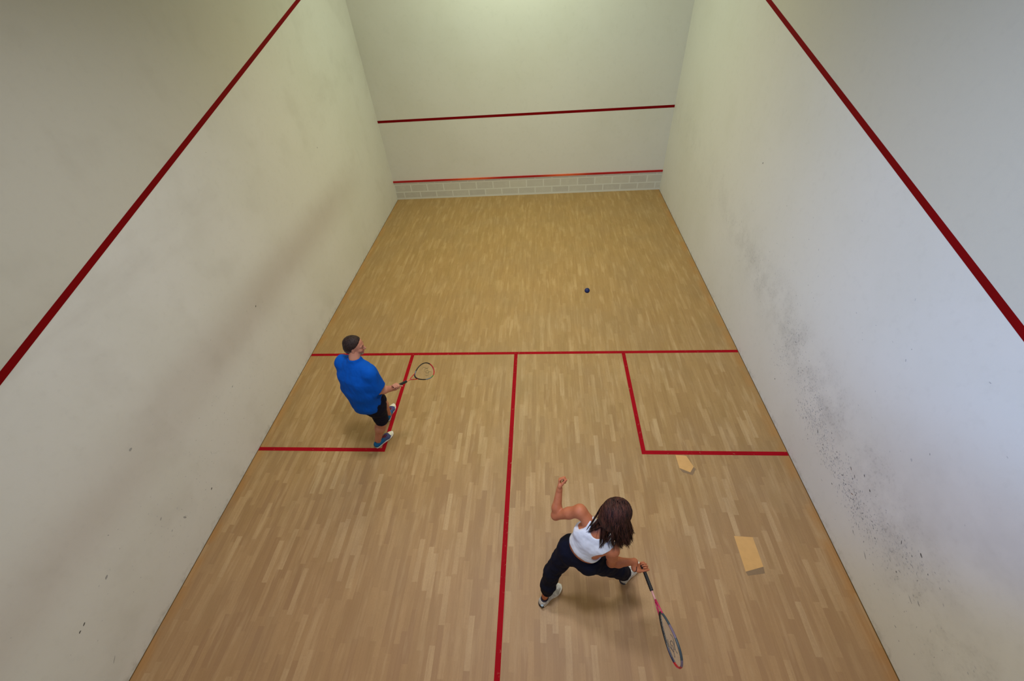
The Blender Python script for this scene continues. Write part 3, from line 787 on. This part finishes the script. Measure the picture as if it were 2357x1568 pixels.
# ------------------------------------------------------------------ rackets
def racket(mw, colours, label, name='squash_racket', spread=0.108):
    """butt at the origin, head along +x, strings in the xy plane"""
    root = empty(name, mw=mw); tag(root, label, 'racket')
    ln = .685; x0 = .345                                    # the head starts at x0
    def outline(a):
        # teardrop: widest two thirds of the way to the tip
        t = (1 - math.cos(a)) / 2                           # 0 at throat, 1 at tip
        w = spread * (math.sin(a) if True else 0) * (0.60 + 0.60 * t - 0.10 * t * t)
        return (x0 + (ln - x0 - .008) * t, w)
    N = 96; ang = [2 * math.pi * i / N for i in range(N)]
    pts = []
    for a in ang:
        x, w = outline(a if a <= math.pi else 2 * math.pi - a); pts.append((x, w if a <= math.pi else -w, 0))
    V, F = tube(pts, .0062, 8, True, 1.5)
    me = mesh('frame', V, F, True); o = link('frame', me, colours['frame'], root)
    I = []
    for i in range(N):
        deg = 360 * i / N; k = 0
        for lo, hi, kk in colours['zones']:
            if lo <= deg < hi: k = kk
        I += [k] * 8
    me.polygons.foreach_set('material_index', I[:len(F)])
    # strings
    P = []
    inner = [(x, y) for x, y, _ in pts]
    def yat(x):
        c = [abs(y) for (xa, y) in inner if abs(xa - x) < .012]; return max(c) if c else 0
    def width(x):
        t = min(1, max(0, (x - x0) / (ln - x0 - .008))); a = math.acos(1 - 2 * t); return outline(a)[1]
    for x in np.arange(x0 + .018, ln - .012, .0125):
        w = width(x) - .004
        if w > .01: P.append(tube([(x, -w, 0), (x, w, 0)], .0004, 4))
    for y in np.arange(-.10, .101, .0125):
        xs = [x for x in np.linspace(x0, ln - .008, 120) if width(x) > abs(y) + .003]
        if len(xs) > 3: P.append(tube([(xs[0], y, .0006), (xs[-1], y, .0006)], .0004, 4))
    link('strings', mesh('strings', *join(P)), colours['string'], root)
    # stencil sprayed over the strings: an open ring between two wavy strokes
    P = []
    ring = [(.555 + .030 * math.cos(a), .030 * math.sin(a), .0018) for a in np.linspace(.4, 5.9, 22)]
    P.append(tube(ring, .0021, 5))
    for s in (1, -1):
        wv = [(.500 + .11 * t, s * (.040 + .018 * math.sin(6 * t)), .0018) for t in np.linspace(0, 1, 14)]
        P.append(tube(wv, .0019, 5))
    P.append(tube([(.545, -.012, .0018), (.560, .006, .0018), (.575, -.008, .0018)], .0019, 5))
    link('stencil_mark', mesh('stencil_mark', *join(P), True), colours['stencil'], root)
    # throat arms, shaft, grip, butt cap
    P = []
    for s in (1, -1):
        a1 = math.radians(32); hx, hy = outline(a1)
        P.append(tube([(x0 - .085, s * .004, 0), (x0 - .04, s * .020, 0), (hx, s * hy, 0)], [.0062, .0052, .0052], 8, False, 1.3))
    link('throat', mesh('throat', *join(P), True), colours['throat'], root)
    link('shaft', mesh('shaft', *tube([(.185, 0, 0), (.225, 0, 0), (x0 - .075, 0, 0)], [.0095, .0085, .0090], 10, False, .9), True), colours['shaft'], root)
    gp = [(0.004, 0, 0), (.010, 0, 0)] + [(x, 0, 0) for x in np.linspace(.02, .19, 24)] + [(.197, 0, 0)]
    gr = [.0165, .0175] + [.0152 + .0007 * (i % 2) for i in range(24)] + [.0115]
    link('grip', mesh('grip', *tube(gp, gr, 10, False, .88), True), colours['grip'], root)
    link('butt_cap', mesh('butt_cap', *tube([(0, 0, 0), (.007, 0, 0)], [.0172, .0178], 12, False, .9), True), black, root)
    if colours.get('bumper'):
        P = []
        for i in range(9):
            a = math.radians(228 - i * 4.2) ; x, w = outline(2 * math.pi - a); P.append(tube([(x, -w - .001, -.0105), (x, -w - .001, .0105)], .0028, 6))
        link('bumper_ticks', mesh('bumper_ticks', *join(P), True), colours['bumper'], root)
    return root
def basis(butt, axis, nrm):
    x = Vector(axis).normalized(); z = Vector(nrm); z = (z - x * z.dot(x)).normalized(); y = z.cross(x)
    m = Matrix((x, y, z)).transposed().to_4x4(); m.translation = Vector(butt); return m
red = plain('red_gloss', srgb(178, 28, 28), .35); blk = plain('black_gloss', srgb(18, 18, 24), .35)
# man's racket
b_ = np.array((1.985, 2.800, .992)); tp = np.array((2.252, 3.354, .712))
ax = nv(tp - b_); RM = dict(axis=tuple(ax), grip=tuple(b_ + ax * .016))
camv = np.array((3.6255, -0.0391, 4.3869)) - (b_ + tp) / 2
# woman's racket
wb_ = np.array((4.384, 1.158, .745)); wt = np.array((4.508, .512, .838))
wax = nv(wt - wb_); RW = dict(axis=tuple(wax), grip=tuple(wb_ + wax * .010))

WJ = dict(rsh=(4.115, 1.140, 1.095), rel=(4.130, 1.142, .825), rwr=(4.328, 1.178, .752),
          lsh=(3.878, 1.345, 1.285), lel=(3.698, 1.380, 1.115), lwr=(3.730, 1.510, 1.305),
          rhp=(3.975, 1.160, .800), rkn=(4.240, 1.212, .455), ran=(4.358, 1.288, .10), rtoe=(4.445, 1.370, .036),
          lhp=(3.820, 1.250, .815), lkn=(3.668, 1.180, .450), lan=(3.602, 1.078, .10), ltoe=(3.700, 1.165, .036))
def make_woman():
    ORG = (4.0, 1.2, 0.0)
    root = empty('person', ORG); inv = Matrix.Translation((-4.0, -1.2, 0))
    tag(root, 'woman with long brown hair in a white tank top lunging, racket held low', 'person')
    J = WJ
    right = nv(np.array(J['rsh']) - np.array(J['lsh'])); hipr = nv(np.array(J['rhp']) - np.array(J['lhp']))
    pel, wai, che = np.array((3.900, 1.215, .83)), np.array((3.928, 1.210, .965)), np.array((3.972, 1.222, 1.090))
    upc = np.array((4.003, 1.222, 1.165)); nek = np.array((4.018, 1.232, 1.215)); hc = np.array((4.128, 1.280, 1.390))
    F = Sdf((3.50, .88, -.01), (4.62, 1.80, 1.53), .0040)
    torso = [(ecap(pel, wai, hipr, .140, .105, .108, .082), .05), (ecap(wai, che, right, .108, .080, .125, .088), .05),
             (ecap(che, upc, right, .125, .088, .120, .070), .05)]
    for p, k in torso: F.add(p, k)
    for s in ('r', 'l'): F.add(cone(lerp(upc, nek, .5), J[s + 'sh'], .050, .044), .04)
    for p, k in limb_bits(J, .90, .78): F.add(p, k)
    # shoulder blades
    back = nv(np.cross(right, nek - pel))
    if back[1] > 0: back = -back
    blades = [ell(che + right * s * .070 + back * .056 + (nek - pel) * .06, (right, nv(nek - pel), back), (.05, .06, .02)) for s in (1, -1)]
    for b in blades: F.add(b, .03)
    F.add(cone(nek, lerp(nek, hc, .6), .048, .046), .03)
    fw = (.80, .42, -.43); up = (.42, .28, .86)
    P, (f, r, u) = head(F, hc, fw, up, .92, False)
    a = nv(RW['axis']); d0 = np.array((1.0, .10, -.20)); d = nv(d0 - np.dot(d0, a) * a); n = np.cross(a, d)
    g = np.array(RW['grip']); w = g - d * .058 - n * .025
    F.add(cone(J['rwr'], w, .024, .022), .02)
    hand(F, w, d, n, True, .93, (1.15, 1.3, .9), (.75, .45, .7))
    hand(F, J['lwr'], (.05, .72, .66), (1.0, -.15, .1), False, .90, (1.0, 1.35, 1.0), (.8, .25, .6))
    me = F.mesh('body'); me.transform(inv); link('body', me, [skin_w], root)
    for s in (1, -1):
        f_ = Sdf(P(.075, s * .031, .002) - .03, P(.075, s * .031, .002) + .03, .002)
        f_.add(ell(P(.0765, s * .031, .002), (f, r, u), np.array((.0125, .0115, .0075)) * .92), .002)
        e_ = f_.mesh('eye'); e_.transform(inv); link('eye', e_, plain('eye_dark', srgb(46, 36, 32), .3), root)
    # tank top
    T_ = Sdf((3.68, .98, .80), (4.30, 1.45, 1.36), .0036)
    for p, k in torso + [(b, .03) for b in blades]: T_.add(p, k, .009)
    for s in ('r', 'l'): T_.add(cone(lerp(upc, nek, .45), lerp(upc, J[s + 'sh'], .66), .058, .054), .03)
    up_t = nv(nek - pel)
    T_.keep(wai - up_t * .010 + back * .0, -up_t - back * .10, .004)
    for s in ('r', 'l'):
        sh = np.array(J[s + 'sh']); sd = right if s == 'r' else -right
        T_.cut(ell(sh - sd * .014 - up_t * .062, (right, up_t, back), (.072, .110, .20)), .006)
        T_.cut(ell(sh + sd * .030, (right, up_t, back), (.070, .10, .20)), .006)
    T_.cut(ell(nek + up_t * .036, (right, up_t, back), (.052, .050, .16)), .008)
    me = T_.mesh('tank_top', 2, fold(18, .0035, 2)); me.transform(inv); tp_ = link('tank_top', me, white, root)
    # hem seam
    # trousers
    K = Sdf((3.50, .94, .10), (4.48, 1.50, .96), .0042)
    K.add(ecap(pel - up_t * .02, lerp(pel, wai, .55), hipr, .152, .118, .130, .100), .04)
    for s in (1, -1): K.add(ell(pel + hipr * s * .070 + back * .034 - up_t * .040, (hipr, up_t, back), (.080, .088, .074)), .03)
    for s in ('r', 'l'):
        h, k, a_ = (np.array(J[s + q_]) for q_ in ('hp', 'kn', 'an'))
        K.add(cone(h, k, .096, .070), .05); K.add(cone(k, lerp(k, a_, .50), .070, .068), .03); K.add(cone(lerp(k, a_, .50), lerp(k, a_, .74), .068, .052), .02)
        K.cut(cone(lerp(k, a_, .93), lerp(k, a_, 1.2), .048, .09), .004)
    K.keep(lerp(pel, wai, .62) + back * .0, up_t + back * .12, .005)
    me = K.mesh('trousers', 2, fold(13, .009, 9)); me.transform(inv); link('trousers', me, navy, root)
    # hair: a cap over the skull and many locks that swing back and down
    hm = woman_hair(P, f, r, u, hc, back, right, up_t, inv)
    link('hair', hm, whair, root)
    # band at the racket wrist
    wc = lerp(J['rwr'], w, 1.0); wv = nv(w - np.array(J['rel'])); s1 = nv(np.cross(wv, (0, 0, 1))); s2 = np.cross(wv, s1)
    st = tube([wc + (s1 * math.cos(q) + s2 * math.sin(q)) * .0262 for q in np.linspace(0, 2 * math.pi, 24, endpoint=False)], .0028, 6, True)
    me = mesh('bracelet', *st, True); me.transform(inv); link('bracelet', me, black, root)
    for (hx, hy), (tx, ty), rt in (((3.556, 1.030), (3.771, 1.215), False), ((4.316, 1.240), (4.521, 1.430), True)):
        shoe(root, (hx - 4.0, hy - 1.2), (tx - 4.0, ty - 1.2), rt, 'runner', .0015, .93)
    return root
def woman_hair(P, f, r, u, hc, back, right, up_t, inv):
    H = Sdf(P(0, 0, 0) - .24, P(0, 0, 0) + .24, .0045)
    H.add(ell(P(-.018, 0, .034), (f, r, u), (.108, .092, .098)), .01)
    H.add(ell(P(-.052, 0, -.03), (f, r, u), (.075, .090, .098)), .03)
    H.keep(P(.070, 0, .0), f, .02)
    H.cut(ell(P(.085, 0, -.04), (f, r, u), (.060, .075, .080)), .01)
    V0, F0 = H.meshdata(); parts = [([tuple(v) for v in V0], [tuple(q) for q in F0])]
    rnd = random.Random(11)
    ends = HAIR_ENDS
    for i in range(210):
        # one lock: roots close together on the scalp, tips running together
        az0 = rnd.uniform(-2.9, 2.9); el0 = math.asin(rnd.uniform(.05, .99))
        def root(az, el): return P(-.018 - .106 * math.cos(az) * math.cos(el), .090 * math.sin(az) * math.cos(el), .034 + .096 * math.sin(el))
        c0 = P(-.018, 0, .034); b0 = root(az0, el0); n0 = nv(b0 - c0)
        best = min((rnd.choices(ends, [e[2] for e in ends])[0] for _ in range(2)), key=lambda e: np.linalg.norm(np.array(e[0]) - b0) * rnd.uniform(.7, 1.3))
        end0 = np.array(best[0]) + np.array([rnd.gauss(0, best[1] * .8) for _ in range(3)])
        end0 = b0 + (end0 - b0) * rnd.uniform(.84, 1.0); lift = rnd.uniform(0, .035); out = rnd.uniform(.088, .112)
        for _ in range(11):
            p0 = root(az0 + rnd.gauss(0, .16), el0 + rnd.gauss(0, .11)); nrm = nv(p0 - c0)
            end = end0 + np.array([rnd.gauss(0, .0055) for _ in range(3)])
            mid = P(-.050, 0, -.01) + nv(nrm * .45 + n0 * .55) * out
            c1 = p0 + nrm * rnd.uniform(.010, .024) + (mid - p0) * .35
            pts = []
            for t in np.linspace(0, 1, 10):
                b = (1 - t) ** 3 * p0 + 3 * (1 - t) ** 2 * t * c1 + 3 * (1 - t) * t * t * mid + t ** 3 * end
                v = b - c0; lv = np.array([v @ f / .106, v @ r / .091, v @ u / .097]); m = np.linalg.norm(lv)
                lim = 1.045 + lift * (1 if t > .2 else t * 5)
                if m < lim: b = c0 + v * lim / max(m, .2)
                pts.append(b)
            r0 = rnd.uniform(.0022, .0036)
            parts.append(tube(pts, [r0 * x for x in (.8, 1, 1.1, 1.1, 1.1, 1.0, .95, .8, .55, .15)], 4, False, .7))
    V, F = join(parts); me = mesh('hair', V, F, True); me.transform(inv)
    return me
HAIR_ENDS = [((4.020, 1.124, 1.175), .009, 2.0), ((3.904, 1.203, 1.205), .006, .55), ((3.922, 1.190, 1.195), .006, .45), ((3.985, 1.165, 1.19), .010, .35),
             ((4.093, 1.122, 1.175), .020, 2), ((4.153, 1.130, 1.17), .022, 5), ((4.193, 1.125, 1.20), .018, 5), ((4.225, 1.150, 1.22), .015, 4),
             ((4.245, 1.195, 1.26), .012, 3), ((4.20, 1.16, 1.24), .02, 4), ((3.950, 1.300, 1.272), .003, .10), ((3.975, 1.285, 1.27), .008, .2)]

racket(basis(b_, ax, camv), dict(frame=[blk, red, plain('green_accent', srgb(60, 120, 50), .4), plain('grey_accent', srgb(96, 110, 124), .4)],
       zones=((150, 232, 1), (232, 250, 2), (250, 285, 3), (18, 45, 3)), string=plain('pale_string', srgb(196, 180, 150), .5), stencil=plain('olive_ink', srgb(122, 108, 72), .6),
       throat=red, shaft=plain('coral_shaft', srgb(206, 110, 86), .4), grip=blk),
       'black and red squash racket held by the man in blue')
wn_ = np.array((3.6255, -0.0391, 4.3869)) - (wb_ + wt) / 2; wn_ = nv(wn_ - (wn_ @ wax) * wax); ws_ = np.cross(wax, wn_)
th = math.radians(68); wnr = wn_ * math.cos(th) + ws_ * math.sin(th)
racket(basis(wb_, wax, wnr), dict(frame=[blk, red, plain('teal_grey', srgb(52, 66, 78), .4), plain('violet_grey', srgb(108, 92, 116), .4), plain('navy_gloss', srgb(28, 28, 66), .4)],
       zones=((20, 70, 2), (70, 100, 3), (100, 150, 2), (150, 172, 3), (172, 222, 1), (222, 262, 4), (262, 300, 0)), string=plain('white_string', srgb(206, 200, 190), .5), stencil=plain('grey_ink', srgb(90, 88, 92), .6),
       throat=plain('magenta_gloss', srgb(188, 32, 84), .35), shaft=plain('pink_shaft', srgb(206, 150, 150), .35), grip=black, bumper=plain('pink_tick', srgb(196, 84, 110), .5)),
       'long black and magenta squash racket held low by the woman')

make_man()
make_woman()

# ------------------------------------------------------------------ the ball in flight
bm = bmesh.new(); bmesh.ops.create_uvsphere(bm, u_segments=32, v_segments=20, radius=.0215)
me = bpy.data.meshes.new('squash_ball'); bm.to_mesh(me); bm.free(); smooth(me)
bl = link('squash_ball', me, plain('blue_black_rubber', srgb(20, 26, 58), .6, .3, .35, 90, .2)); bl.location = (3.983, 2.742, 2.300)
tag(bl, 'small dark blue squash ball in mid-air above the front half of the floor', 'ball')
